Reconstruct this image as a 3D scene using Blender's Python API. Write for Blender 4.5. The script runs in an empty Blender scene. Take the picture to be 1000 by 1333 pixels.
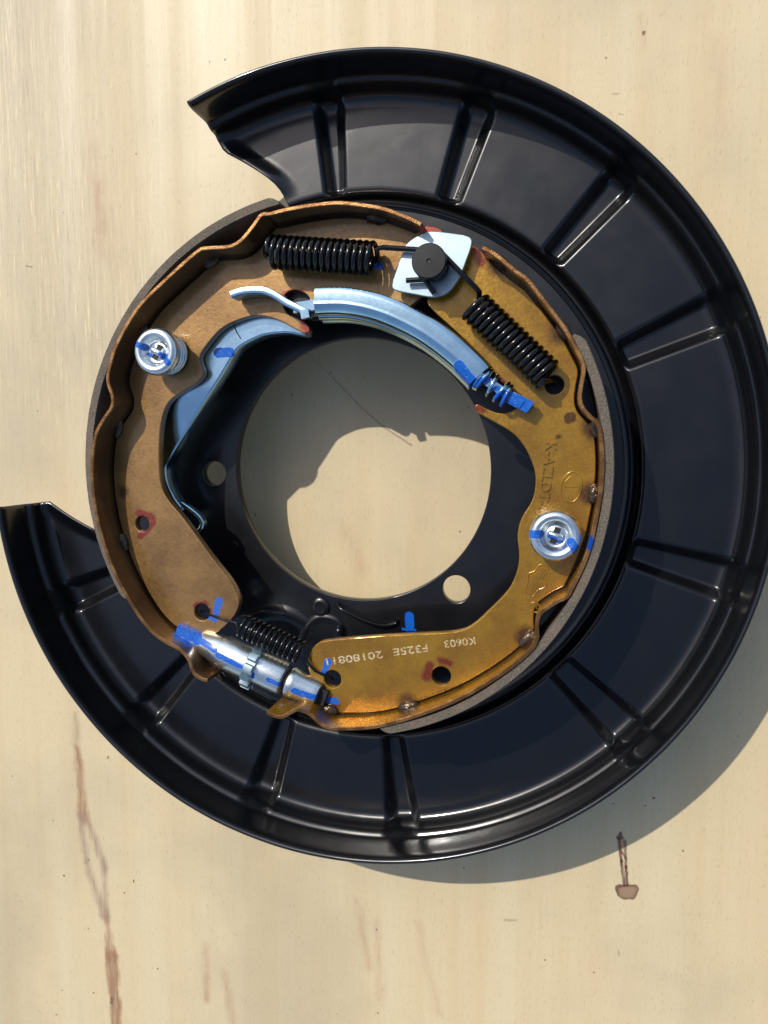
import bpy, math, random
from mathutils import Vector, Matrix, noise

random.seed(7)
scene = bpy.context.scene
S = 0.00036                      # metres per modelling unit (the photograph is about 1 unit per pixel)

# ------------------------------------------------------------------ camera
FOC = 1000.0
NAD = (730.0, 570.0)             # picture point straight below the lens
PPX, PPY = 500.0, 666.5
nv = Vector((NAD[0]-PPX, NAD[1]-PPY, FOC)).normalized()
exv = (Vector((1, 0, 0)) - nv*nv.x).normalized()
eyv = nv.cross(exv)

def W(px, py, z=0.0):
    """point at height z (units above the backing plate) read off the photograph"""
    r = Vector((px-PPX, py-PPY, FOC))
    k = (1000.0-z)/r.dot(nv)
    return Vector((r.dot(exv)*k, -r.dot(eyv)*k, z))

def cvw(v):
    return (v.dot(exv), -v.dot(eyv), -v.dot(nv))
right, up, back = cvw(Vector((1, 0, 0))), cvw(Vector((0, -1, 0))), cvw(Vector((0, 0, -1)))
cam_d = bpy.data.cameras.new('camera')
cam = bpy.data.objects.new('camera', cam_d)
scene.collection.objects.link(cam)
M = Matrix((right, up, back)).transposed().to_4x4()
M.translation = Vector((0, 0, 1000*S))
cam.matrix_world = M
cam_d.sensor_fit = 'HORIZONTAL'; cam_d.sensor_width = 36.0; cam_d.lens = 36.0*FOC/1000.0
cam_d.clip_start = 0.005; cam_d.clip_end = 200
scene.camera = cam

# ------------------------------------------------------------------ light
to_sun = Vector((-0.495, 0.69, 1.0)).normalized()
elev = math.asin(to_sun.z); azim = math.atan2(to_sun.x, to_sun.y)
world = bpy.data.worlds.new('World'); scene.world = world; world.use_nodes = True
wn = world.node_tree.nodes; wl = world.node_tree.links
bg = wn['Background']
sky = wn.new('ShaderNodeTexSky'); sky.sky_type = 'NISHITA'; sky.sun_disc = False
sky.sun_elevation = elev; sky.sun_rotation = azim; sky.air_density = 1.0; sky.dust_density = 1.6; sky.ozone_density = 0.8
wl.new(sky.outputs[0], bg.inputs['Color']); bg.inputs['Strength'].default_value = 0.138
sun_d = bpy.data.lights.new('sun', 'SUN'); sun_d.energy = 3.35; sun_d.angle = math.radians(0.53)
sun_d.color = (1.0, 0.955, 0.88)
sun = bpy.data.objects.new('sun', sun_d); scene.collection.objects.link(sun)
sun.rotation_euler = to_sun.to_track_quat('Z', 'Y').to_euler()
sun.location = (-0.3, 0.6, 1.0)
scene.view_settings.view_transform = 'Standard'; scene.view_settings.look = 'None'
scene.view_settings.exposure = 0.23; scene.view_settings.gamma = 1.0
scene.view_settings.use_curve_mapping = False

WOOD_Z = -84.0
CTR = Vector((-265, -47, 0))     # axis of the shield and backing plate
SHO = Vector((-265, -38, 0))     # centre of the lining circle
ROOT = Vector((CTR.x, CTR.y, WOOD_Z))*S

# ------------------------------------------------------------------ materials
def srgb(r, g, b):
    f = lambda c: (c/255/12.92 if c/255 <= .04045 else ((c/255+.055)/1.055)**2.4)
    return (f(r), f(g), f(b))

class NT:
    def __init__(s, nt): s.nt = nt; s.N = nt.nodes; s.L = nt.links
    def put(s, sock, v):
        if isinstance(v, bpy.types.NodeSocket): s.L.new(v, sock)
        elif v is not None:
            if isinstance(v, (tuple, list, Vector)):
                v = tuple(v)
                if len(sock.default_value) == 4 and len(v) == 3: v = v+(1,)
            sock.default_value = v
    def math(s, op, a, b=None, c=None, clamp=False):
        n = s.N.new('ShaderNodeMath'); n.operation = op; n.use_clamp = clamp
        s.put(n.inputs[0], a)
        if b is not None: s.put(n.inputs[1], b)
        if c is not None: s.put(n.inputs[2], c)
        return n.outputs[0]
    def vec(s, op, a, b=None, scale=None):
        n = s.N.new('ShaderNodeVectorMath'); n.operation = op
        s.put(n.inputs[0], a)
        if b is not None: s.put(n.inputs[1], b)
        if scale is not None: s.put(n.inputs['Scale'], scale)
        return n.outputs['Value'] if op in ('DOT_PRODUCT', 'LENGTH', 'DISTANCE') else n.outputs[0]
    def pos(s):
        g = s.N.new('ShaderNodeNewGeometry')
        return s.vec('SCALE', g.outputs['Position'], scale=1.0/S)
    def noise(s, v, scale, detail=3, rough=0.55, dist=0.0):
        n = s.N.new('ShaderNodeTexNoise'); s.put(n.inputs['Vector'], v)
        n.inputs['Scale'].default_value = scale; n.inputs['Detail'].default_value = detail
        n.inputs['Roughness'].default_value = rough; n.inputs['Distortion'].default_value = dist
        return n
    def rng(s, v, a, b, c=0.0, d=1.0, smooth=True):
        n = s.N.new('ShaderNodeMapRange'); n.interpolation_type = 'SMOOTHSTEP' if smooth else 'LINEAR'
        s.put(n.inputs[0], v)
        for i, q in enumerate((a, b, c, d)): s.put(n.inputs[i+1], q)
        return n.outputs[0]
    def mix(s, f, a, b, mode='MIX'):
        n = s.N.new('ShaderNodeMix'); n.data_type = 'RGBA'; n.blend_type = mode
        s.put(n.inputs['Factor'], f); s.put(n.inputs['A'], a); s.put(n.inputs['B'], b)
        return n.outputs['Result']
    def mixf(s, f, a, b):
        n = s.N.new('ShaderNodeMix'); n.data_type = 'FLOAT'
        s.put(n.inputs['Factor'], f); s.put(n.inputs['A'], a); s.put(n.inputs['B'], b)
        return n.outputs['Result']
    def bump(s, h, strength, dist):
        n = s.N.new('ShaderNodeBump'); n.inputs['Strength'].default_value = strength
        n.inputs['Distance'].default_value = dist; s.put(n.inputs['Height'], h)
        return n.outputs[0]
    def capsule(s, P, A, B, r0, r1=None, soft=1.0):
        """1 inside a round-ended stroke from A to B, fading over 'soft'"""
        A = Vector(A); B = Vector(B); ba = B-A
        if ba.length < 1e-3: B = A+Vector((0.5, 0, 0)); ba = B-A
        pa = s.vec('SUBTRACT', P, tuple(A))
        h = s.math('MULTIPLY', s.vec('DOT_PRODUCT', pa, tuple(ba)), 1.0/ba.dot(ba), clamp=True)
        d = s.vec('LENGTH', s.vec('SUBTRACT', pa, s.vec('SCALE', tuple(ba), scale=h)))
        if r1 is not None and r1 != r0:
            d = s.math('SUBTRACT', d, s.math('MULTIPLY_ADD', h, r1-r0, r0))
            return s.rng(d, soft, -soft)
        return s.rng(d, r0+soft, r0-soft)

def base_mat(name, rough=0.5, metal=0.0, color=(.5, .5, .5)):
    m = bpy.data.materials.new(name); m.use_nodes = True
    t = NT(m.node_tree); b = m.node_tree.nodes['Principled BSDF']
    b.inputs['Base Color'].default_value = tuple(color)+(1,)
    b.inputs['Roughness'].default_value = rough; b.inputs['Metallic'].default_value = metal
    return m, t, b

FLAT = (1, 1, 0.25)              # marks are thin in depth, so squash z in the stroke distance
def strokes(t, P, lst, wob=1.6, wscale=0.12):
    nz = t.noise(P, wscale, 3)
    Q = t.vec('ADD', P, t.vec('SCALE', t.vec('SUBTRACT', nz.outputs['Color'], (.5, .5, .5)), scale=wob*2))
    Q = t.vec('MULTIPLY', Q, FLAT)
    out = None
    for A, B, r0, r1, soft in lst:
        f = t.capsule(Q, (A[0], A[1], A[2]*.25), (B[0], B[1], B[2]*.25), r0, r1, soft)
        out = f if out is None else t.math('MAXIMUM', out, f)
    st = t.noise(t.vec('MULTIPLY', P, (.6, 1.6, 1)), .45, 3, .7)
    return t.math('MULTIPLY', out, t.rng(st.outputs[0], .30, .46, .72, 1))

def ST(a, b, z, r0, r1=None, soft=0.7):
    return (W(*a, z), W(*b, z), r0, r1, soft)

BLUE = srgb(8, 82, 170)
RED = srgb(120, 22, 22)

blue_zinc = [ST((282, 459), (297, 458), 88, 6.5), ST((598, 477), (613, 496), 126, 7),
             ST((621, 500), (634, 494), 122, 4.5), ST((640, 509), (648, 505), 122, 3), ST((655, 519), (690, 531), 118, 10),
             ST((178, 447), (189, 452), 131, 4.5), ST((211, 463), (222, 472), 131, 4.5), ST((196, 462), (204, 465), 124, 2.6),
             ST((691, 695), (703, 696), 131, 5), ST((716, 697), (729, 704), 122, 3.4), ST((744, 706), (750, 716), 131, 5.5),
             ST((232, 820), (256, 832), 112, 9, 8), ST((262, 836), (281, 846), 117, 4), ST((285, 852), (316, 868), 118, 4.2, 3.2),
             ST((323, 873), (327, 879), 122, 5), ST((350, 884), (366, 891), 118, 3.5), ST((384, 899), (414, 909), 115, 5, 4)]
blue_amber = [ST((285, 783), (280, 804), 97, 5.5, 4.2), ST((272, 804), (281, 808), 97, 2.5), ST((238, 820), (256, 832), 97, 7, 7),
              ST((427, 862), (422, 874), 97, 5.5, 3.5), ST((416, 876), (428, 878), 97, 2.6), ST((420, 910), (438, 913), 97, 4.6),
              ST((767, 701), (769, 711), 137, 4.5), ST((488, 345), (495, 346), 97, 4)]
blue_black = [ST((532, 803), (533, 816), 6, 6.5, 6.0), ST((524, 820), (540, 821), 6, 2)]

def amber_material(name, base, dark, rough, reds, burns, side=0.0):
    m, t, b = base_mat(name, rough)
    P = t.pos()
    n1 = t.noise(P, 0.018, 5, 0.6); n2 = t.noise(P, 0.22, 4, 0.65); n3 = t.noise(P, 0.9, 2)
    sx = t.noise(t.vec('MULTIPLY', t.vec('ADD', P, t.vec('SCALE', n1.outputs['Color'], scale=60)), (.08, 1, 1)), .5, 3, .7)
    col = t.mix(t.rng(n1.outputs[0], .35, .68), base, dark)
    col = t.mix(t.rng(sx.outputs[0], .6, .75, 0, .35), col, tuple(min(1, c*1.5) for c in base))
    col = t.mix(t.rng(n2.outputs[0], .5, .78, 0, .24), col, tuple(c*.42 for c in dark))
    col = t.mix(t.rng(n3.outputs[0], .62, .74, 0, .3), col, tuple(min(1, c*1.9) for c in base))
    fb = strokes(t, P, burns, 4, .08)
    col = t.mix(t.math('MULTIPLY', fb, .82), col, srgb(60, 26, 10))
    fr = strokes(t, P, reds, 3.5, .10)
    col = t.mix(t.math('MULTIPLY', fr, .85), col, RED)
    fm = strokes(t, P, blue_amber)
    col = t.mix(fm, col, BLUE)
    t.put(b.inputs['Base Color'], col)
    t.put(b.inputs['Metallic'], t.math('MULTIPLY', t.math('SUBTRACT', 1, fm), .6))
    t.put(b.inputs['Roughness'], t.math('ADD', t.rng(n2.outputs[0], .3, .7, rough-.07, rough+.10), t.math('MULTIPLY', fm, .15)))
    b.inputs['Coat Weight'].default_value = .7; b.inputs['Coat Roughness'].default_value = .12
    t.put(b.inputs['Normal'], t.bump(t.math('ADD', n2.outputs[0], t.math('MULTIPLY', n3.outputs[0], .4)), .22, 1.2*S))
    return m

weld_right = [(650, 345), (731, 433), (773, 557), (770, 643), (685, 830), (531, 917), (428, 922)]
weld_left = [.10, .42, .50, .68, .82]
burns_r = [ST(p, p, 97, 13, None, 6) for p in weld_right] + [ST((742, 544), (742, 544), 97, 6.5, None, 1.2), ST((727, 568), (727, 568), 97, 2.6, None, 2), ST((545, 912), (600, 893), 97, 1, 2, 3)]
reds_r = [ST((560, 866), (556, 880), 97, 5, 7, 3), ST((574, 860), (586, 864), 97, 4, 4, 3), ST((645, 490), (676, 517), 97, 4, 3, 2),
          ST((619, 528), (630, 536), 97, 5, 3, 3), ST((618, 322), (626, 340), 97, 6, None, 4)]
reds_l = [ST((181, 668), (199, 674), 97, 5, 5, 2), ST((201, 680), (183, 698), 97, 4, 4, 2), ST((254, 788), (268, 785), 97, 3.5, None, 2), ST((273, 795), (270, 802), 97, 3, None, 2),
          ST((372, 384), (393, 379), 97, 5, 4, 2), ST((396, 424), (402, 432), 97, 5, None, 3), ST((545, 294), (575, 298), 97, 8, None, 3), ST((520, 281), (550, 292), 137, 5, 7, 5)]
burns_l = [ST((160, 640), (160, 640), 97, 8, None, 6)]
m_amber_r = amber_material('amber_lacquer', srgb(170, 126, 30), srgb(144, 100, 24), .24, reds_r, burns_r)
m_table_l = amber_material('shaded_brown_lacquer', srgb(108, 78, 44), srgb(80, 54, 30), .36, reds_l[-1:], burns_l[:1])  # left table's brown, darkened to carry the shade on its inner wall
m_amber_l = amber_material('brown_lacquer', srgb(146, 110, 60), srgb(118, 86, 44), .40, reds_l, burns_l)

m_edge, t, b = base_mat('lacquered_cut_edge', .34, .7)
P = t.pos(); n1 = t.noise(P, .06, 3); n2 = t.noise(P, .5, 3, .7)
col = t.mix(t.rng(n1.outputs[0], .35, .65), srgb(150, 110, 66), srgb(104, 70, 36))
col = t.mix(t.rng(n2.outputs[0], .5, .7, 0, .6), col, srgb(110, 70, 36))
t.put(b.inputs['Base Color'], t.mix(strokes(t, P, blue_amber[-2:-1]), col, BLUE))
t.put(b.inputs['Normal'], t.bump(n2.outputs[0], .3, 1.4*S))

# black paint
def black_paint(name, rough, coat, marks=None, grain=.05, base=(.0024, .0025, .0034)):
    m, t, b = base_mat(name, rough, 0, (.012, .012, .013))
    P = t.pos(); n = t.noise(P, .5, 3); n2 = t.noise(P, .02, 3)
    col = base
    if marks:
        fm = strokes(t, P, marks); col = t.mix(fm, col, BLUE)
        t.put(b.inputs['Base Color'], col)
    else: b.inputs['Base Color'].default_value = col+(1,)
    # fine dust on the lacquer
    d = t.noise(P, .75, 1); df = t.rng(d.outputs[0], .77, .81, 0, .6)
    if marks: col = t.mix(df, col, (.09, .085, .075))
    else: col = t.mix(df, col, (.09, .085, .075))
    t.put(b.inputs['Base Color'], col)
    t.put(b.inputs['Roughness'], t.rng(n2.outputs[0], .3, .7, rough-.03, rough+.05))
    b.inputs['Coat Weight'].default_value = coat
    sm = t.noise(P, .011, 4, .65, .6)
    t.put(b.inputs['Coat Roughness'], t.rng(sm.outputs[0], .40, .66, .10, .24))
    b.inputs['Specular IOR Level'].default_value = .32
    t.put(b.inputs['Normal'], t.bump(n.outputs[0], grain, .8*S))
    return m
m_shield = black_paint('black_paint', .31, .6, None, .07)
m_plate = black_paint('black_plate_paint', .33, .4, blue_black)
m_spring = black_paint('black_spring_enamel', .18, .25, None, .02, (.002, .002, .002))
m_pin = black_paint('black_oxide', .42, .0)

# zinc
def zinc_material(name, base, rough, marks):
    m, t, b = base_mat(name, rough, 1.0)
    P = t.pos(); n1 = t.noise(P, .03, 4); n2 = t.noise(P, .45, 4, .7)
    col = t.mix(t.rng(n1.outputs[0], .35, .7), base, tuple(c*.82 for c in base))
    col = t.mix(t.rng(n2.outputs[0], .58, .75, 0, .4), col, tuple(c*.6 for c in base))
    metal = 1.0
    if marks:
        fm = strokes(t, P, marks, 1.2)
        col = t.mix(fm, col, BLUE); metal = t.math('SUBTRACT', 1, fm)
        t.put(b.inputs['Metallic'], metal)
    t.put(b.inputs['Base Color'], col)
    t.put(b.inputs['Roughness'], t.rng(n2.outputs[0], .3, .7, rough-.04, rough+.06))
    t.put(b.inputs['Normal'], t.bump(n2.outputs[0], .05, .8*S))
    return m
m_zinc = zinc_material('zinc_plating', (.48, .70, .82), .17, blue_zinc)
m_zinc_strut = zinc_material('bright_zinc_plating', (.50, .72, .82), .13, blue_zinc)
m_zinc_grey = zinc_material('clear_zinc_plating', (.74, .79, .79), .31, blue_zinc)
m_zinc_dull = zinc_material('satin_zinc_plating', (.36, .45, .49), .42, None)

# friction lining
m_lin, t, b = base_mat('friction_lining', .9)
P = t.pos(); n1 = t.noise(P, .5, 3, .7); n2 = t.noise(P, .03, 3); v = t.N.new('ShaderNodeTexVoronoi'); t.put(v.inputs['Vector'], P); v.inputs['Scale'].default_value = .22
col = t.mix(t.rng(n1.outputs[0], .35, .7), srgb(102, 93, 79), srgb(66, 60, 51))
col = t.mix(t.rng(v.outputs['Distance'], .05, .28, .5, 0), col, srgb(150, 138, 118))
col = t.mix(t.rng(n2.outputs[0], .4, .7, 0, .35), col, srgb(120, 98, 84))
t.put(b.inputs['Base Color'], col); t.put(b.inputs['Normal'], t.bump(n1.outputs[0], .6, 1.6*S))

m_weld, t, b = base_mat('burnt_weld_metal', .2, .6, srgb(52, 40, 28))
P = t.pos(); n1 = t.noise(P, .25, 3)
t.put(b.inputs['Base Color'], t.mix(n1.outputs[0], srgb(40, 30, 22), srgb(92, 78, 60)))
t.put(b.inputs['Normal'], t.bump(n1.outputs[0], .6, 2*S))
m_print, t, b = base_mat('white_ink', .6, 0, srgb(196, 186, 160))
P = t.pos(); n1 = t.noise(P, .5, 2)
t.put(b.inputs['Base Color'], t.mix(t.rng(n1.outputs[0], .4, .62), srgb(188, 178, 150), srgb(146, 118, 60)))
m_dark, t, b = base_mat('dark_slot', .7, 0, (.006, .006, .006))

# plywood
def wood_material():
    m, t, b = base_mat('plywood', .55)
    P = t.pos()
    G = t.vec('MULTIPLY', P, (1, .035, 1))
    g1 = t.noise(G, .02, 3, .6, .4); g2 = t.noise(t.vec('MULTIPLY', P, (1, .05, 1)), .22, 4, .7)
    big = t.noise(P, .0028, 4, .55); mid = t.noise(t.vec('MULTIPLY', P, (1, .35, 1)), .012, 3, .6)
    cross = t.noise(t.vec('MULTIPLY', P, (.06, 1, 1)), .3, 2)
    col = t.mix(t.rng(g1.outputs[0], .3, .72), WOOD_A, WOOD_B)
    col = t.mix(t.rng(mid.outputs[0], .45, .75, 0, .35), col, WOOD_C)
    col = t.mix(t.rng(big.outputs[0], .42, .68, 0, .45), col, tuple(c*.86 for c in WOOD_G))
    col = t.mix(t.rng(g2.outputs[0], .5, .75, 0, .22), col, tuple(c*.78 for c in WOOD_B))
    col = t.mix(t.rng(cross.outputs[0], .5, .8, 0, .15), col, tuple(c*.85 for c in WOOD_B))
    # greyer, scuffed veneer in the upper left
    Q = t.vec('ADD', P, t.vec('SCALE', t.vec('SUBTRACT', mid.outputs['Color'], (.5, .5, .5)), scale=180))
    gz = t.capsule(Q, W(-60, -60, WOOD_Z), W(120, 420, WOOD_Z), 120, None, 260)
    col = t.mix(t.math('MULTIPLY', gz, .55), col, WOOD_G)
    scr = t.noise(t.vec('MULTIPLY', P, (1, .04, 1)), .34, 3, .75)
    col = t.mix(t.math('MULTIPLY', gz, t.rng(scr.outputs[0], .55, .72, 0, .7)), col, tuple(min(1, c*1.35) for c in WOOD_A))
    col = t.mix(t.math('MULTIPLY', gz, t.rng(scr.outputs[0], .46, .34, 0, .45)), col, tuple(c*.6 for c in WOOD_G))
    # mineral streaks, stains and the pitch pocket: marks of the veneer itself
    wob = t.noise(P, .035, 4, .6); wob2 = t.noise(P, .16, 3)
    R1 = t.vec('ADD', P, t.vec('SCALE', t.vec('SUBTRACT', wob.outputs['Color'], (.5, .5, .5)), scale=16))
    R2 = t.vec('ADD', P, t.vec('SCALE', t.vec('SUBTRACT', wob2.outputs['Color'], (.5, .5, .5)), scale=3.4))
    stn = t.noise(t.vec('MULTIPLY', P, (1, .10, 1)), .16, 4, .7)
    strk = t.rng(stn.outputs[0], .30, .58, .45, 1)
    def stain(Pq, a, b2, r0, r1, soft, colr, amt):
        nonlocal col
        f = t.capsule(Pq, W(*a, WOOD_Z), W(*b2, WOOD_Z), r0, r1, soft)
        f = t.math('MULTIPLY', f, t.math('MULTIPLY', t.rng(g2.outputs[0], .25, .6, .55, 1), t.math('MULTIPLY', strk, amt) if Pq is R1 else amt))
        col = t.mix(f, col, colr)
    br = srgb(140, 98, 64); gr = srgb(140, 116, 96); dk = srgb(74, 30, 16); pk = srgb(164, 128, 100)
    for a in STAINS:
        stain({1: R1, 2: R2, 0: P}[a[0]], a[1], a[2], a[3], a[4], a[5], dict(br=br, gr=gr, dk=dk, pk=pk, li=WOOD_A, tn=srgb(146, 120, 92))[a[6]], a[7])
    # pores and short handling scuffs
    po = t.noise(t.vec('MULTIPLY', P, (1, .12, 1)), .8, 2, .6)
    col = t.mix(t.rng(po.outputs[0], .62, .70, 0, .38), col, srgb(128, 106, 76))
    sc2 = t.noise(t.vec('MULTIPLY', Q, (.25, 1, 1)), .12, 4, .75)
    col = t.mix(t.rng(sc2.outputs[0], .62, .74, 0, .35), col, srgb(150, 132, 104))
    # specks
    vo = t.N.new('ShaderNodeTexVoronoi'); vo.voronoi_dimensions = '2D'; t.put(vo.inputs['Vector'], P); vo.inputs['Scale'].default_value = .016
    sel = t.math('GREATER_THAN', t.vec('DOT_PRODUCT', vo.outputs['Color'], (1, 0, 0)), .80)
    sz = t.vec('DOT_PRODUCT', vo.outputs['Color'], (0, .028, 0))
    sp = t.math('MULTIPLY', sel, t.math('LESS_THAN', vo.outputs['Distance'], sz))
    col = t.mix(t.math('MULTIPLY', sp, .72), col, srgb(70, 48, 34))
    t.put(b.inputs['Base Color'], col)
    t.put(b.inputs['Roughness'], t.rng(g1.outputs[0], .3, .7, .48, .62))
    t.put(b.inputs['Normal'], t.bump(g2.outputs[0], .2, 1.0*S))
    return m
WOOD_A = srgb(199, 182, 145); WOOD_B = srgb(193, 173, 134); WOOD_C = srgb(196, 172, 134); WOOD_G = srgb(168, 155, 128)
STAINS = [  # coordinates, start, end, radius from, to, softness, colour, strength
    (1, (98, 930), (101, 990), 3, 6, 7, 'gr', .75), (1, (100, 975), (110, 1066), 5, 9, 6, 'br', .9), (1, (104, 1060), (112, 1120), 7, 5, 7, 'gr', .85),
    (1, (112, 1060), (136, 1130), 4, 6, 7, 'gr', .85), (1, (112, 1120), (136, 1190), 4, 9, 8, 'gr', .85), (1, (134, 1120), (140, 1200), 5, 5, 6, 'gr', .85),
    (1, (139, 1194), (145, 1245), 2.5, 12, 4.5, 'br', .9), (1, (145, 1245), (152, 1335), 12, 9, 4.5, 'br', .9),
    (2, (145, 1240), (149, 1318), 3, 4.5, 4, 'tn', .6), (2, (146, 1300), (145, 1306), 3.5, 3, 2, 'dk', .55),
    (1, (122, 190), (132, 330), 6, 9, 16, 'pk', .55), (1, (128, 240), (134, 300), 4, 6, 8, 'br', .35), (1, (145, 270), (150, 360), 3, 3, 9, 'pk', .4),
    (1, (268, 1230), (270, 1300), 4, 5, 9, 'pk', .7), (1, (292, 1265), (302, 1330), 4, 5, 9, 'pk', .7), (2, (268, 1270), (268, 1300), 2, 2, 6, 'br', .35),
    (1, (465, 1170), (480, 1260), 3, 4, 8, 'pk', .6), (1, (490, 1200), (496, 1300), 3, 4, 8, 'pk', .5), (1, (545, 1200), (570, 1320), 3, 4, 9, 'pk', .4),
    (1, (450, 690), (470, 740), 6, 8, 16, 'pk', .45), (1, (930, 60), (940, 170), 6, 5, 20, 'pk', .3), (1, (835, 20), (838, 60), 2, 2, 7, 'pk', .3),
    # the pitch pocket at the lower right
    (2, (807, 1157), (826, 1157), 6.5, 6.5, 1.0, 'dk', .85), (2, (813, 1162), (820, 1162), 10.5, 10.5, 1.0, 'dk', .85), (2, (809, 1159), (825, 1158), 4.5, 4.5, 1.8, 'tn', .85), (2, (814, 1162), (820, 1162), 7.5, 7.5, 2.4, 'tn', .85),
    (2, (807, 1090), (808, 1084), 4.5, 1.8, 1.2, 'dk', .95), (2, (806, 1092), (809, 1122), 2.6, 1.9, 1.2, 'dk', .9), (2, (814, 1095), (815, 1130), 1.8, 2.1, 1.2, 'dk', .8),
    (2, (809, 1120), (813, 1152), 2.0, 2.3, 1.2, 'dk', .9), (2, (815, 1128), (817, 1152), 2.1, 1.9, 1.2, 'dk', .85), (2, (809, 1108), (815, 1118), 1.6, 1.6, 1.0, 'dk', .8), (2, (811, 1094), (810, 1104), 3.5, 3, 2, 'br', .6),
    # scratch seen through the bore
    (2, (434, 492), (470, 530), .7, .9, .8, 'dk', .6), (2, (470, 530), (500, 556), .8, .9, .8, 'dk', .6), (2, (500, 556), (536, 580), .9, 1.2, .9, 'dk', .65), (2, (402, 462), (434, 492), .6, .6, .9, 'dk', .25),
    (2, (430, 485), (430, 485), 1.6, 1.6, .8, 'br', .9), (0, (380, 514), (380, 514), 1.2, 1.2, .5, 'dk', .9), (0, (332, 670), (332, 670), 1.3, 1.3, .5, 'dk', .9),
    (2, (838, 44), (838, 42), 1.9, 2.1, .8, 'dk', .8), (0, (789, 75), (789, 75), 1.2, 1.2, .6, 'dk', .8), (2, (798, 122), (806, 122), .8, .8, .8, 'dk', .5), (2, (805, 148), (812, 149), .8, .8, .8, 'dk', .45),
    (0, (273, 81), (273, 80), 1.2, 1.2, .6, 'dk', .7), (0, (293, 78), (293, 77), 1.4, 1.4, .6, 'dk', .8), (2, (34, 346), (42, 348), .9, .9, .8, 'dk', .7),
    (0, (83, 1140), (84, 1140), 1.6, 1.4, .6, 'dk', .9), (0, (174, 1146), (174, 1148), 1.3, 1.3, .6, 'dk', .8), (2, (140, 987), (141, 985), 2, 1.6, .8, 'br', .9), (0, (16, 1010), (16, 1011), 1.2, 1.2, .6, 'dk', .7), (0, (73, 1321), (74, 1321), 1.2, 1.2, .6, 'dk', .8),
    (2, (658, 1198), (672, 1198), 2, 1.2, 2.5, 'dk', .4), (2, (805, 1238), (806, 1244), 1, 1, 1, 'dk', .4), (0, (773, 1266), (773, 1266), 1.3, 1.3, .6, 'dk', .7), (0, (851, 1039), (851, 1039), 1.5, 1.5, .6, 'dk', .9), (0, (840, 1049), (840, 1049), 1.1, 1.1, .6, 'dk', .8), (0, (798, 1046), (798, 1046), 1.2, 1.2, .6, 'dk', .8),
]
m_wood = wood_material()

# ------------------------------------------------------------------ mesh helpers
def link(name, me, mat, parent, angle=35):
    me.materials.clear(); me.materials.append(mat)
    me.polygons.foreach_set('use_smooth', [True]*len(me.polygons))
    me.set_sharp_from_angle(angle=math.radians(angle))
    o = bpy.data.objects.new(name, me); scene.collection.objects.link(o)
    if parent: o.parent = parent
    return o

def mesh(name, verts, faces, mat, parent=None, angle=35, off=True):
    me = bpy.data.meshes.new(name)
    o0 = ROOT if off else Vector((0, 0, 0))
    me.from_pydata([tuple(Vector(v)*S-o0) for v in verts], [], faces)
    me.validate(); me.update()
    return link(name, me, mat, parent, angle)

def smooth(pts, k=6, closed=False):
    """Catmull-Rom densified path"""
    P = [Vector(p) for p in pts]; n = len(P); out = []
    for i in range(n if closed else n-1):
        if closed: a, b, c, d = P[i-1], P[i], P[(i+1) % n], P[(i+2) % n]
        else: a, b, c, d = P[max(i-1, 0)], P[i], P[i+1], P[min(i+2, n-1)]
        for j in range(k):
            u = j/k
            out.append(.5*((2*b)+(c-a)*u+(2*a-5*b+4*c-d)*u*u+(3*b-a-3*c+d)*u**3))
    if not closed: out.append(P[-1])
    return out

def circle(c, r, n=40, cw=False):
    return [Vector((c[0]+r*math.cos(2*math.pi*i/n), c[1]+r*math.sin(2*math.pi*i/n), 0)) for i in range(n)]

def plate(name, loops, ztop, thick, bevel, mat, parent, res=2):
    """flat plate with rounded edges, cut from closed outlines (later loops are holes)"""
    cu = bpy.data.curves.new(name, 'CURVE'); cu.dimensions = '2D'; cu.fill_mode = 'BOTH'
    for lp in loops:
        sp = cu.splines.new('POLY'); sp.points.add(len(lp)-1); sp.use_cyclic_u = True
        for q, p in zip(sp.points, lp): q.co = (p[0], p[1], 0, 1)
    cu.extrude = thick/2-bevel; cu.bevel_depth = bevel; cu.bevel_resolution = res; cu.offset = -bevel
    ob = bpy.data.objects.new(name, cu); scene.collection.objects.link(ob)
    dg = bpy.context.evaluated_depsgraph_get()
    me = bpy.data.meshes.new_from_object(ob.evaluated_get(dg))
    bpy.data.objects.remove(ob); bpy.data.curves.remove(cu)
    for v in me.vertices: v.co = (v.co+Vector((0, 0, ztop-thick/2)))*S-ROOT
    me.update(); me.name = name
    return link(name, me, mat, parent, 30)

def frames(path, closed=False, upv=None):
    n = len(path); T = []
    for i in range(n):
        a = path[(i-1) % n] if (closed or i > 0) else path[i]
        b = path[(i+1) % n] if (closed or i < n-1) else path[i]
        T.append((b-a).normalized())
    out = []
    if upv is not None:
        for tt in T:
            s = tt.cross(upv).normalized(); out.append((s, s.cross(tt).normalized()))
    else:
        nrm = T[0].orthogonal().normalized()
        for i, tt in enumerate(T):
            nrm = (nrm-tt*nrm.dot(tt)).normalized(); out.append((nrm, tt.cross(nrm)))
    return out

def sweep_data(path, sec, upv=None, closed=False, scale=None):
    """sec: closed (across, up) outline"""
    path = [Vector(p) for p in path]; F = frames(path, closed, upv); m = len(sec); V = []; Q = []
    for i, p in enumerate(path):
        k = scale(i/(len(path)-1)) if scale else 1.0
        for a, u in sec: V.append(p+F[i][0]*a*k+F[i][1]*u*k)
    n = len(path)
    for i in range(n if closed else n-1):
        for j in range(m):
            a, b2 = i*m+j, i*m+(j+1) % m; c, d = ((i+1) % n)*m+(j+1) % m, ((i+1) % n)*m+j
            Q.append((a, b2, c, d))
    if not closed: Q.append(tuple(range(m-1, -1, -1))); Q.append(tuple(range((n-1)*m, n*m)))
    return V, Q

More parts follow.
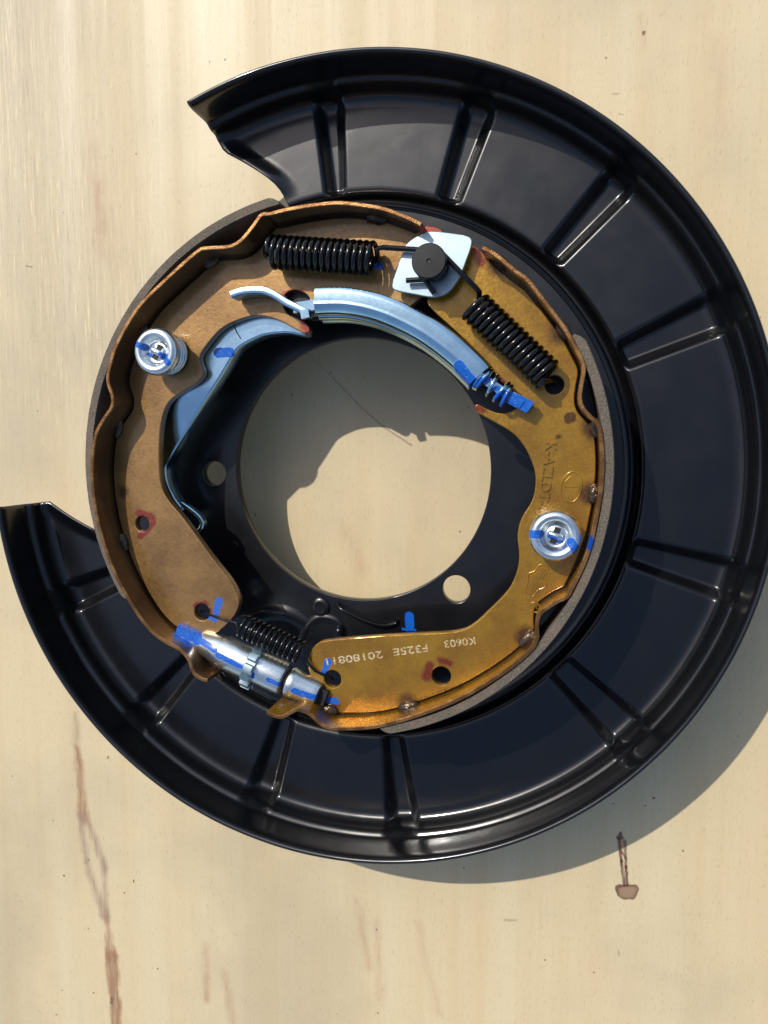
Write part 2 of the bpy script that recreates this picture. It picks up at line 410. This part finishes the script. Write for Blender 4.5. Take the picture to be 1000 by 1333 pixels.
def join(*data):
    V = []; Q = []
    for v, q in data:
        k = len(V); V += list(v); Q += [tuple(i+k for i in f) for f in q]
    return V, Q

def ngon(r, n=10):
    return [(r*math.cos(2*math.pi*i/n), r*math.sin(2*math.pi*i/n)) for i in range(n)]

def tube_data(path, r, n=10, closed=False): return sweep_data(path, ngon(r, n), None, closed)

def rrect(w, h, b=1.2):
    w2, h2 = w/2, h/2
    return [(-w2+b, -h2), (w2-b, -h2), (w2, -h2+b), (w2, h2-b), (w2-b, h2), (-w2+b, h2), (-w2, h2-b), (-w2, -h2+b)]

def lathe_data(prof, origin, axis=Vector((0, 0, 1)), n=48, rfun=None, caps=True):
    """prof: (radius, distance along axis)"""
    axis = axis.normalized(); e1 = axis.orthogonal().normalized(); e2 = axis.cross(e1); V = []; Q = []; m = len(prof)
    for i in range(n):
        a = 2*math.pi*i/n; d = e1*math.cos(a)+e2*math.sin(a)
        for j, (r, h) in enumerate(prof): V.append(origin+d*(rfun(a, j, r) if rfun else r)+axis*h)
    for i in range(n):
        for j in range(m-1): Q.append((i*m+j, ((i+1) % n)*m+j, ((i+1) % n)*m+j+1, i*m+j+1))
    for j, rev in ((0, True), (m-1, False)):
        if caps and prof[j][0] > 1e-6:
            f = [i*m+j for i in range(n)]; Q.append(tuple(reversed(f)) if rev else tuple(f))
    return V, Q

def build(name, data, mat, parent, angle=35): return mesh(name, data[0], data[1], mat, parent, angle)

def box_data(c, u, v, w):
    """box centred at c with half-axes u, v, w"""
    V = [c+u*a+v*b2+w*d for a in (-1, 1) for b2 in (-1, 1) for d in (-1, 1)]
    return V, [(0, 1, 3, 2), (4, 6, 7, 5), (0, 4, 5, 1), (2, 3, 7, 6), (0, 2, 6, 4), (1, 5, 7, 3)]

def interp(x, tab):
    if x <= tab[0][0]: return tab[0][1]
    for (a, ya), (b2, yb) in zip(tab, tab[1:]):
        if x <= b2: return ya+(yb-ya)*(x-a)/(b2-a)
    return tab[-1][1]
def sstep(x): x = max(0., min(1., x)); return x*x*(3-2*x)
Z = Vector((0, 0, 1))
def plate_pts(pts, z, th=8):
    n = len(pts); top = [W(x, y, z) for x, y in pts]; V = top+[p-Vector((0, 0, th)) for p in top]
    F = [tuple(range(n-1, -1, -1)), tuple(range(n, 2*n))]
    for i in range(n): F.append((i, (i+1) % n, (i+1) % n+n, i+n))
    return V, F

# ------------------------------------------------------------------ the board
bw, bh = 2600, 2600
bo = mesh('plywood_board', *box_data(Vector((-200, -100, WOOD_Z-25)), Vector((bw, 0, 0)), Vector((0, bh, 0)), Vector((0, 0, 25))), m_wood, None, 35, off=False)
bo['kind'] = 'structure'; bo['label'] = 'pale sunlit plywood board under the brake assembly'

# ------------------------------------------------------------------ the brake assembly
root = bpy.data.objects.new('drum_brake_assembly', None); scene.collection.objects.link(root)
root.location = ROOT; root.empty_display_size = .05
root['label'] = 'black drum brake assembly with amber shoes, springs and a wide dust shield, lying on plywood'
root['category'] = 'drum brake'

# dust shield: pressed sheet with radial grooves and a raised rolled rim, open on one side
GRO = [(97.3, 91.8), (74.0, 68.0), (50.3, 44.3), (27.3, 20.3), (-11.6, -18.7), (-39.0, -46.6), (-79.4, -85.6), (-104.2, -110.4), (-129.0, -135.4), (-153.6, -160.0)]
PROF = [(344, -13), (352, -13), (356, -12.3), (359, -10), (362, -5), (365, -1.6), (368, -.3), (371, 0), (472, 0), (477, .7), (481, 2.4), (484, 5.2), (486, 9), (487.3, 15), (488.0, 21.5), (489.3, 25), (491.6, 27.3), (494.2, 28.7), (495.6, 30.4), (496.4, 33.5), (496.8, 38)]
rs = [344, 348, 352, 354, 356, 357.5, 359, 360.5, 362, 363.5, 365, 366.5, 368, 369.5, 371, 373, 375, 378, 382, 388]+list(range(396, 468, 8))+[468, 472, 475, 477, 479, 481, 482.5, 484, 485, 486, 486.7, 487.3, 487.7, 488.0, 488.6, 489.3, 490.4, 491.6, 492.9, 494.2, 494.9, 495.6, 496.0]
rz = [(r, interp(r, PROF)) for r in rs]+[(496.4, 33.5), (496.8, 38), (497, 46), (497, 56), (497.1, 64), (497.4, 70), (498.2, 75), (499.8, 78.6), (502.2, 80), (504.6, 79), (506, 76), (506.5, 72), (506.4, 67)]
T0 = [(344, 104.4), (370, 105.0), (392, 105.8), (410, 107.4), (464, 113.0), (480, 113.2), (520, 113.0)]
T1 = [(344, -162.5), (370, -164.3), (416, -168.7), (472, -174.3), (520, -174.4)]
A_, B_ = 101.0, -160.8
nmid = 1350; nend = 22
shv = []; shf = []
ncol = nmid+1+2*nend; nr = len(rz)
for i in range(ncol):
    for (r, z0) in rz:
        a0, a1 = interp(r, T0), interp(r, T1)
        if i < nend: th = a0+(A_-a0)*i/nend
        elif i <= nend+nmid: th = A_+(B_-A_)*(i-nend)/nmid
        else: th = B_+(a1-B_)*(i-nend-nmid)/nend
        z = z0
        rm = sstep((r-364)/9)*(1-sstep((r-484)/13))
        if rm > 0:
            for g0, g1 in GRO:
                mid, hw = (g0+g1)/2, (g0-g1)/2
                dd = (hw-abs(th-mid))*math.pi/180*r
                if dd > 0: z -= 14.5*sstep(dd/17)*rm
        # the floor turns up a little along both cut ends
        e = min((a0-th), (th-a1))*math.pi/180*r
        z += 9*(1-sstep(e/26))*sstep((r-372)/40)*(1-sstep((r-480)/10))
        a = math.radians(th)
        z += .5*noise.noise(Vector((r*math.cos(a)*.012, r*math.sin(a)*.012, 3)))
        shv.append(CTR+Vector((r*math.cos(a), r*math.sin(a), z)))
for i in range(ncol-1):
    for j in range(nr-1): shf.append((i*nr+j, i*nr+j+1, (i+1)*nr+j+1, (i+1)*nr+j))
shield = mesh('dust_shield', shv, shf, m_shield, root, 60)
shield['label'] = 'black pressed dust shield with radial grooves, rolled rim and a gap on the left'
# make the normals point up and give the sheet its thickness
shield.data.flip_normals()
md = shield.modifiers.new('thickness', 'SOLIDIFY'); md.thickness = 3.2*S; md.offset = -1

# backing plate
HC = Vector((-263, -44, 0))
bh1, bh2 = W(279, 616, 2), W(594, 767, 2)
bp = plate('backing_plate', [circle(CTR, 349, 160), circle(HC, 176, 120), circle(bh1, 17, 40), circle(bh2, 18.5, 40)], 2, 14, 1.4, m_plate, root)
bp['label'] = 'black backing plate with a large round bore and small holes'
build('rim_bead', lathe_data([(341, 0), (343, 3.5), (346.5, 5.6), (349.5, 4.5), (351.2, 0), (351.5, -8)], CTR, Z, 200, None, False), m_plate, bp, 50)
# pressed details near the adjuster
rg = smooth([W(300, 815, -20), W(330, 800, -17), W(372, 794, -16), (W(402, 808, -17)), W(425, 830, -20)], 8)
build('pressed_ridge', sweep_data(rg, [(22*math.cos(a), 22*math.sin(a)) for a in [math.pi*2*i/28 for i in range(28)]], Z, False, lambda u: .88+.12*math.sin(math.pi*u)), m_plate, bp, 60)
rg = smooth([W(394, 838, -4), W(402, 815, -4), W(418, 803, -4), W(440, 808, -4), W(446, 824, -4), W(445, 838, -4)], 6)
build('pressed_ridge', sweep_data(rg, ngon(9, 14), Z), m_plate, bp, 60)
build('rivet_head', lathe_data([(14, 1), (13, 4), (11, 5.4), (7.5, 5.6), (6.5, 4.6), (0, 4.4)], W(418, 790, 0), Z, 32), m_plate, bp)
build('rivet_head', lathe_data([(6.5, 1), (6.5, 9), (5, 13), (2.5, 15), (0, 15.5)], W(444, 819, 0), Z, 24), m_plate, bp, 60)
cl = smooth([W(438, 786, 6), W(446, 794, 12), W(470, 806, 12), W(495, 814, 10), W(514, 812, 7), W(516, 806, 6)], 8)
build('wire_clip', tube_data(cl, 2.0, 8), m_spring, bp, 60)

# studs on the back that hold the plate clear of the board
for ang in (155, 35, -85):
    c = CTR+Vector((292*math.cos(math.radians(ang)), 292*math.sin(math.radians(ang)), 0))
    build('mounting_stud', lathe_data([(0, WOOD_Z+.2), (13, WOOD_Z+.2), (15, WOOD_Z+2), (15, -40), (24, -40), (25, -38), (25, -20), (25, -11.5), (0, -11.5)], c, Z, 24), m_plate, bp, 40)

# ---- shoes
tab_l = [(548, 292), (535, 285), (520, 279), (500, 272), (480, 268), (440, 264), (400, 268), (372, 273), (352, 278), (340, 280), (328, 296), (312, 314), (296, 321), (268, 323), (256, 328), (220, 360), (180, 400),
         (152, 448), (141, 484), (141, 500), (146, 516), (145, 530), (132, 550), (124, 568), (120, 600), (121, 640), (130, 690), (148, 743), (172, 788), (191, 815), (211, 833), (233, 845), (245, 858), (252, 876), (262, 884), (270, 886)]
tab_r = [(628, 322), (646, 332), (670, 352), (686, 364), (704, 386), (724, 412), (738, 432), (750, 454), (758, 470), (760, 482), (757, 500), (755, 517), (758, 530), (768, 542), (780, 555), (784, 589), (784, 618), (781, 648), (775, 681),
         (769, 708), (759, 736), (744, 767), (738, 777), (724, 784), (709, 794), (701, 803), (699, 818), (699, 832), (688, 849), (652, 878), (602, 908), (548, 930), (490, 946), (440, 949), (426, 947), (415, 941), (406, 932), (394, 925), (386, 924), (376, 929), (364, 934), (347, 928)]
WZ = 97.0
def shoe(name, tab, inner, holes, mat, label, a0, a1, welds, skip0, skip1, tmat=None):
    tp = smooth([W(x, y, 137) for x, y in tab], 5)
    tp2 = [Vector((p.x, p.y, 97)) for p in tp]
    # web outline: inside face of the table, then the inner contour
    F = frames(tp2, False, Z)
    edge = []
    for p, (s, u) in zip(tp2, F):
        to_c = (SHO-p); to_c.z = 0
        k = 1 if s.dot(to_c) > 0 else -1
        edge.append(p+s*k*5.2)
    n = len(edge)
    edge = edge[int(skip0*5):n-int(skip1*5)]
    inn = smooth([W(x, y, WZ) for x, y in inner], 4)
    web = plate(name, [edge+inn]+[circle(W(x, y, WZ), r, 28) for x, y, r in holes], WZ, 12, 1.3, mat, root)
    web['label'] = label
    sec = rrect(4.4, 82, .8)
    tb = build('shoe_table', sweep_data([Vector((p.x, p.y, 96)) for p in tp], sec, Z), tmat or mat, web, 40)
    te = build('table_edge', sweep_data([Vector((p.x, p.y, 136.2)) for p in tp], rrect(4.7, 2.4, .8), Z), m_edge, tb, 40)
    # lining
    V = []; Q = []; seg = 110; secl = [(311.4, 60), (322, 60), (322.6, 62), (322.6, 132.5), (321.6, 134), (312, 134)]
    m = len(secl)
    for i in range(seg+1):
        th = math.radians(a0+(a1-a0)*i/seg)
        e = min(i, seg-i)/seg*abs(a1-a0)*math.pi/180*320       # distance from the end
        cut = 7.5*(1-min(1, e/9.0))
        for r, z in secl:
            rr = min(r, 322.6-cut) if r > 315 else r
            zz = z+.5*noise.noise(Vector((r*.1, th*40, z*.1)))
            V.append(SHO+Vector((rr*math.cos(th), rr*math.sin(th), zz)))
    for i in range(seg):
        for j in range(m): Q.append((i*m+j, i*m+(j+1) % m, (i+1)*m+(j+1) % m, (i+1)*m+j))
    Q.append(tuple(range(m-1, -1, -1))); Q.append(tuple(range(seg*m, seg*m+m)))
    ln = build('friction_lining', (V, Q), m_lin, web, 30)
    ln['label'] = 'grey speckled friction lining glued round the shoe'
    # welds where web meets table
    for k, wd in enumerate(welds):
        c = W(*wd, WZ+2) if isinstance(wd, tuple) else edge[int(wd*len(edge))]+Z*2
        d = (c-SHO); d.z = 0; d.normalize(); tg = Vector((-d.y, d.x, 0)); c = c+d*3
        rnd = random.Random(k*7+len(welds)); V = []; Q = []; nu, nw = 14, 8
        la, lb, lc = 12+rnd.random()*4, 6.5+rnd.random()*2, 4.5+rnd.random()*1.5
        for i in range(nw+1):
            ph = math.pi*i/nw
            for j in range(nu):
                a = 2*math.pi*j/nu; q = Vector((math.sin(ph)*math.cos(a), math.sin(ph)*math.sin(a), math.cos(ph)))
                f = 1+.22*noise.noise(q*1.7+Vector((k*3.1, 0, 0)))
                V.append(c+tg*q.x*la*f+d*q.y*lb*f+Z*q.z*lc*f)
        for i in range(nw):
            for j in range(nu): Q.append((i*nu+j, (i+1)*nu+j, (i+1)*nu+(j+1) % nu, i*nu+(j+1) % nu))
        build('weld_bead', (V, Q), m_weld, web, 80)
    return web

inner_l = [(283, 876), (268, 856), (262, 842), (280, 826), (296, 812), (306, 800), (311, 788), (310, 776), (300, 756), (272, 720), (240, 676), (220, 652), (210, 632), (207, 600), (208, 564), (213, 537), (221, 522), (233, 513), (248, 504), (259, 495), (264.5, 485), (262, 476), (260, 464), (270, 448),
           (288, 428), (312, 416), (336, 411), (360, 416), (384, 428), (396, 434), (403, 431), (401, 423), (388, 414), (375, 408), (369, 398), (370, 386), (377, 379), (388, 378), (400, 384), (412, 398), (450, 408), (490, 412), (525, 404), (546, 388), (552, 372), (548, 355), (555, 340), (572, 330), (580, 318), (578, 303), (570, 296), (556, 294)]
inner_r = [(418, 912), (408, 890), (402, 872), (401, 856), (405, 847), (413, 838), (427, 833.5), (490, 828), (548, 825), (593, 822), (616, 813), (643, 788), (660, 770), (668, 757), (674, 740), (676, 722), (674, 700), (676, 684), (681, 671), (692, 653), (697, 634), (696, 612), (685, 585), (668, 564), (640, 547), (622, 537),
           (618, 530), (622, 526), (634, 532), (652, 538), (668, 534), (678, 524), (668, 508), (650, 494), (640, 478), (618, 455), (590, 428), (566, 406), (556, 392), (566, 376), (580, 362), (584, 344), (596, 328), (612, 320), (622, 322)]
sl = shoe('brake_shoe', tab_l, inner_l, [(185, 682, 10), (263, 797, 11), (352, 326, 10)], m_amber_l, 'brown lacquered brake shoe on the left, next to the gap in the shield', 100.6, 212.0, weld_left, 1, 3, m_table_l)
sr = shoe('brake_shoe', tab_r, inner_r, [(722, 501, 10.5), (433, 884, 11.2), (574.5, 880, 11.8)], m_amber_r, 'glossy amber brake shoe on the right with stamped and printed lettering', 28.3, -78.6, weld_right, 1, 7)

# lettering
def lettering(name, body, a, b2, z, height, mat, parent, thick=.5, bold=0.0):
    cu = bpy.data.curves.new(name, 'FONT'); cu.body = body; cu.size = 1; cu.extrude = .001; cu.offset = bold; cu.resolution_u = 3
    ob = bpy.data.objects.new(name, cu); scene.collection.objects.link(ob)
    me = bpy.data.meshes.new_from_object(ob.evaluated_get(bpy.context.evaluated_depsgraph_get()))
    bpy.data.objects.remove(ob); bpy.data.curves.remove(cu)
    xs = [v.co.x for v in me.vertices]; ys = [v.co.y for v in me.vertices]
    A = W(*a, z); B = W(*b2, z); ux = (B-A); L = ux.length; ux.normalize(); uy = Vector((-ux.y, ux.x, 0))
    kx = L/(max(xs)-min(xs)); ky = height/(max(ys)-min(ys))
    for v in me.vertices:
        v.co = (A+ux*(v.co.x-min(xs))*kx+uy*(v.co.y-min(ys))*ky+Z*(thick if v.co.z > 0 else -.3))*S-ROOT
    me.update()
    return link(name, me, mat, parent, 30)
# the printed line stands on its head, as in the photograph
lettering('printed_lettering', 'K0603', (618, 829), (578, 834), WZ, 9.3, m_print, sr, .25, .008)
lettering('printed_lettering', 'F325E', (556, 838.5), (511, 844.5), WZ, 9.3, m_print, sr, .25, .008)
lettering('printed_lettering', '20180811', (497, 847), (424, 857), WZ, 9.3, m_print, sr, .25, .008)
lettering('stamped_lettering', 'K-AZLDT-U', (711, 575), (698, 669), WZ, 12, m_amber_r, sr, 2.0, .004)
def ring(name, pts, r, closed=True): return build(name, tube_data(smooth(pts, 4, closed) if len(pts) < 24 else pts, r, 8, closed), m_amber_r, sr, 60)
ring('stamped_emblem', [W(744+13.5*math.cos(a)+2*math.sin(a)*-1, 634+20*math.sin(a), WZ) for a in [2*math.pi*i/32 for i in range(32)]], .9)
build('stamped_emblem', join(tube_data([W(735, 633, WZ), W(752, 634, WZ)], .8, 6), tube_data([W(743, 620, WZ), W(736, 627, WZ)], .8, 6)), m_amber_r, sr, 60)
ring('stamped_emblem', smooth([W(x, y, WZ) for x, y in [(703.4, 735), (695.7, 743.6), (688, 747), (687, 758), (684.5, 770), (690, 773), (694, 776), (700, 768.6), (710.5, 763), (710, 750), (713.5, 740), (710.5, 736.5)]], 1, True), .9)
lettering('stamped_lettering', 'FE', (703, 738), (691, 770), WZ, 8, m_amber_r, sr, .8)
ring('stamped_emblem', [Vector((p.x, p.y, WZ)) for p in circle(W(696, 790.5, WZ), 6, 28)], .7)
lettering('stamped_lettering', 'R', (693, 788), (699, 793), WZ, 6, m_amber_r, sr, .8)

# ---- parking lever behind the left shoe
lev_in = [(398, 436), (372, 434), (345, 437), (325, 445), (311, 454), (303, 465), (290, 487), (268, 522), (243, 563), (224, 594), (217, 606), (216, 616), (219, 630), (228, 648), (238, 664)]
lev_out = [(222, 672), (196, 640), (188, 600), (192, 560), (206, 515), (236, 470), (262, 432), (296, 404), (345, 380), (375, 392), (392, 415)]
lv = plate('parking_lever', [smooth([W(x, y, 82) for x, y in lev_in+lev_out], 4, True)], 83, 25, 3.0, m_zinc, root, 3)
for v in lv.data.vertices:
    p = (v.co+ROOT)/S
    py = 570-p.y/(1000-p.z)*1000
    dz = -28*max(0, min(1, (py-500)/150))
    k = (1000-p.z-dz)/(1000-p.z)
    v.co = Vector((p.x*k, p.y*k, p.z+dz))*S-ROOT
lv['label'] = 'zinc plated parking lever showing along the inner edge of the left shoe'
hk = smooth([W(238, 655, 60), W(248, 662, 60), W(260, 672, 60), W(265, 681, 60), W(262, 689, 60), W(256, 693, 60)], 5)
build('lever_hook', sweep_data(hk, rrect(5.5, 12, 1.2), Z), m_zinc, lv, 40)
build('bend_line', tube_data([W(305, 424, 83.2), W(308, 432, 83.2), W(314, 441, 83.0)], .7, 6), m_dark, lv, 60)
hd = smooth([W(300, 383, 125), W(312, 379, 125), W(328, 377, 125), W(344, 378, 125), W(358, 384, 125), W(372, 393, 125), (W(384, 399, 125)), W(400, 407, 124)], 5)
ha = build('lever_arm', sweep_data([Vector((p.x, p.y, 113)) for p in hd], [(-3.5, -12), (3.5, -12), (4.5, -11), (4.5, 10.0), (3.6, 11.6), (1.4, 12.2), (-.6, 12.0), (-3.6, 11.2), (-4.5, 9.8), (-4.5, -11)], Z), m_zinc, lv, 40)

# ---- strut
stp = smooth([W(409, 391, 128), W(450, 391, 128), W(495, 401, 128), W(545, 424, 128), W(585, 452, 128), W(614, 479, 128), W(623, 489, 128)], 8)
sec = [(-16, 92), (-16, 119), (-15.6, 123), (-14.4, 125.8), (-12, 127.3), (-8, 127.9), (0, 128.0), (2.5, 128.1), (4, 128.7), (5.5, 128.0), (8, 127.0), (12, 124.6), (15, 121), (16, 117), (15.4, 114), (14.2, 112.8), (16.8, 111.6), (18.8, 108.5), (19.2, 104), (18, 100.6), (15.6, 98.8), (18.4, 97), (20.4, 93.4), (20.8, 88), (19.6, 82.5), (15, 80), (-12, 84)]
stv, stq = sweep_data([Vector((p.x, p.y, 0)) for p in stp], [(a, u) for a, u in sec], Z)
st = build('strut', (stv, stq), m_zinc_strut, root, 28)
st['label'] = 'arched zinc strut bridging both shoes over the bore'
build('slot_light_stop', plate_pts([(362, 372), (398, 368), (436, 376), (440, 412), (408, 417), (372, 410)], 86), m_pin, st)  # added black plate under the slot, keeps sun out of the bore shadow
ax0, ax1 = W(622, 488, 112), W(664, 518, 112); axd = (ax1-ax0).normalized(); axs = axd.cross(Z).normalized()
build('strut_tongue', box_data((W(385, 402, 112)+W(412, 398, 112))/2, (W(412, 398, 112)-W(385, 402, 112))/2, Vector((0, 6, 0)), Z*8), m_zinc, st)
build('strut_tongue', box_data((W(398, 409, 122)), Vector((5, 1, 0)), Vector((-1, 5, 0)), Z*4), m_zinc, st)
build('strut_blade', join(box_data((ax0+W(680, 527, 112))/2, (W(680, 527, 112)-ax0)/2, axs*5, Z*7),
                          box_data((W(664, 517, 112)+W(691, 531, 112))/2, (W(691, 531, 112)-W(664, 517, 112))/2, axs*7.2, Z*5.5)), m_zinc, st)
for k, u in enumerate((.08, .2, .46, .74, .9)):
    c = ax0.lerp(ax1, u); rr = (14.5, 14, 12.5, 13, 12.5)[k]
    tilt = (axd+axs*(.10 if k % 2 else -.12)).normalized(); e1 = tilt.cross(Z).normalized(); e2 = e1.cross(tilt)
    build('coil', tube_data([c+e1*rr*math.cos(a)+e2*rr*.9*math.sin(a) for a in [2*math.pi*i/28 for i in range(28)]], 2.2, 8, True), m_zinc, st, 60)

# ---- anchor
PIN = W(558, 339, 149)
ap = plate('anchor_plate', [smooth([W(x, y, 116) for x, y in [(528.6, 318.7), (539, 309.7), (552, 302.8), (566, 301), (590, 303.5), (607, 306.5), (614, 311), (614, 320), (609, 335), (603, 351), (597, 364), (587, 378), (575, 385), (561, 387), (540, 383.5), (518, 379), (511, 375), (511, 367), (516, 351), (521.4, 335.8)]], 4, True)], 116, 6, 1.2, m_zinc_dull, root)
ap['label'] = 'pale zinc anchor plate with rounded corners under the black pin'
pn = build('anchor_pin', lathe_data([(13, 90), (13, 134), (19, 136), (19.3, 137), (19.3, 146.5), (18.9, 148.4), (18.2, 149), (2.4, 149.2), (1.6, 148.2), (0, 148.0)], Vector((PIN.x, PIN.y, 0)), Z, 56), m_pin, root, 30)
pn['label'] = 'round black anchor pin head holding both return springs'

# ---- springs
def coil_path(a, b2, r, turns, phase=0.0, per=18, rend=1.0):
    d = (b2-a); L = d.length; d.normalize(); e1 = (d.cross(Z) if abs(d.z) < .9 else d.orthogonal()).normalized(); e2 = e1.cross(d).normalized(); out = []
    n = int(turns*per)
    for i in range(n+1):
        u = i/n; ang = 2*math.pi*turns*u+phase
        out.append(a+d*L*u+(e1*math.cos(ang)+e2*math.sin(ang))*r)
    return out
wz1, wz2 = 124.0, 131.0
def wrap(c, r, a0, a1, z, n=22):
    return [Vector((c.x+r*math.cos(math.radians(a0+(a1-a0)*i/n)), c.y+r*math.sin(math.radians(a0+(a1-a0)*i/n)), z)) for i in range(n+1)]
# upper left spring
s1a, s1b = W(353, 328, 120), W(487, 337, 120)
cp = coil_path(s1a, s1b, 17.3, 16.5, math.pi*.5)
hook1 = wrap(PIN, 16.5, 96, -62, wz1)
tail1 = W(529, 365, wz1)
p1 = [W(353, 326, 84), W(351, 327, 100)]+cp+[W(491, 324, 128), W(498, 322, wz1)]+hook1+[hook1[-1].lerp(tail1, .5), tail1]
s1 = build('return_spring', tube_data(p1, 3.1, 10), m_spring, root, 60); s1['label'] = 'black coil return spring running left from the anchor pin'
# upper right spring
s2a, s2b = W(616, 397, 120), W(714, 490, 118)
cp = coil_path(s2a, s2b, 16.8, 15.5, -math.pi*.65)
hook2 = list(reversed(wrap(PIN, 16.5, 42, 236, wz2)))
tail2 = W(566, 382, wz2-4)
p2 = [tail2, tail2.lerp(hook2[0], .5)]+hook2+[W(600, 355, wz2), W(619, 374, 128), W(624, 380, 126)]+cp+[W(720, 497, 104), W(722, 500, 86)]
s2 = build('return_spring', tube_data(p2, 3.1, 10), m_spring, root, 60); s2['label'] = 'black coil return spring slanting down right from the anchor pin'
# lower spring
s3a, s3b = W(317, 815, 104), W(392, 850, 104)
cp = coil_path(s3a, s3b, 14.6, 11.5, 0.6)
p3 = [W(262, 796, 88), W(266, 797, 99), W(290, 806, 101), W(308, 811, 106)]+cp+[W(400, 862, 104), W(410, 873, 101), W(418, 877, 100), W(428, 881, 98), W(433, 884, 86)]
s3 = build('adjuster_spring', tube_data(p3, 1.9, 8), m_spring, root, 60); s3['label'] = 'small dark coil spring beside the adjuster'

# ---- hold-downs
def hold_down(px, py, label, ang, zt, k):
    c = W(px, py, zt); c0 = Vector((c.x, c.y, 0))
    prof = [(r*k, h-146+zt) for r, h in [(24, 128), (28.5, 131), (30, 135), (29.6, 140), (27.5, 144), (24, 146), (20.5, 145.4), (17.6, 142.4), (15.6, 138), (13.4, 135), (10.5, 134.4), (9, 136), (6, 136.6), (0, 136.6)]]
    cup = build('hold_down_cup', lathe_data(prof, c0, Z, 56), m_zinc_grey, root, 60); cup['label'] = label
    build('cup_spring', tube_data(coil_path(c0+Z*102, c0+Z*(zt-12), 24.0, 4.2), 2.5, 8), m_zinc_grey, cup, 60)
    e1 = Vector((math.cos(ang), math.sin(ang), 0)); e2 = Vector((-e1.y, e1.x, 0))
    build('cup_slot', box_data(c0+Z*(zt-9.6), e2*9.5, e1*3.6, Z*.7), m_dark, cup)
    V, Q = lathe_data([(0, -8.5), (2.5, -8.2), (3.8, -6.5), (4, 0), (3.8, 6.5), (2.5, 8.2), (0, 8.5)], c0+Z*(zt-8.4), e1, 16)
    build('pin_head', (V, Q), m_zinc_grey, cup, 50)
hold_down(200, 457, 'zinc hold-down cup with blue paint on the left shoe, spring showing', math.radians(-28), 139, .97)
hold_down(723, 698.5, 'zinc hold-down cup with blue paint on the right shoe', math.radians(-18), 134, .97)

# ---- adjuster
aL, aR = W(229, 820, 100), W(424, 908, 100)
ad = (aR-aL); AL = ad.length; ad.normalize(); asd = ad.cross(Z).normalized()
def along(px, py): return (W(px, py, 100)-aL).dot(ad)
x1, x2, x3, x4, x5, x6, x7 = along(260, 836), along(288, 848), along(326, 866), along(337, 871), along(371, 886), along(380, 890), along(416, 904)
body = build('adjuster', lathe_data([(0, x2-1), (18, x2-1), (20.6, x2+.8), (21.2, x2+3), (21.2, x5-4), (20.4, x5-1.4), (17, x5), (0, x5)], aL, ad, 48), m_zinc_grey, root, 40)
body['label'] = 'zinc star wheel adjuster with blue paint stripes between the shoe ends'
build('end_sleeve', lathe_data([(0, x1-5), (9, x1-5), (14.5, x1+2), (18.3, x2-9), (19.4, x2-5), (19.4, x2), (0, x2)], aL, ad, 40), m_zinc_grey, body, 40)
build('fork_blade', box_data(aL+ad*(x1-14), ad*18, asd*12, Z*9), m_zinc_grey, body)
teeth = 13
def gear(a, j, r):
    if r < 22: return r
    p = (a*teeth/(2*math.pi)) % 1
    return r if p < .55 else r-6.5
build('star_wheel', lathe_data([(20, x3), (30.5, x3), (31, x3+.7), (31, x4-.7), (30.5, x4), (20, x4)], aL, ad, teeth*8, gear), m_zinc_dull, body, 30)
build('adjuster_neck', lathe_data([(0, x5), (14, x5), (14, x6+1), (0, x6+1)], aL, ad, 32), m_dark, body)
build('end_sleeve', lathe_data([(0, x6-4), (18.8, x6-4), (19.6, x6-2.5), (19.2, x6+4), (17.6, x6+9), (17.6, x7-7), (16, x7-1), (13, x7), (0, x7)], aL, ad, 40), m_zinc_grey, body, 40)
build('fork_blade', box_data(aL+ad*(x7+4), ad*6, asd*10, Z*5), m_dark, body)
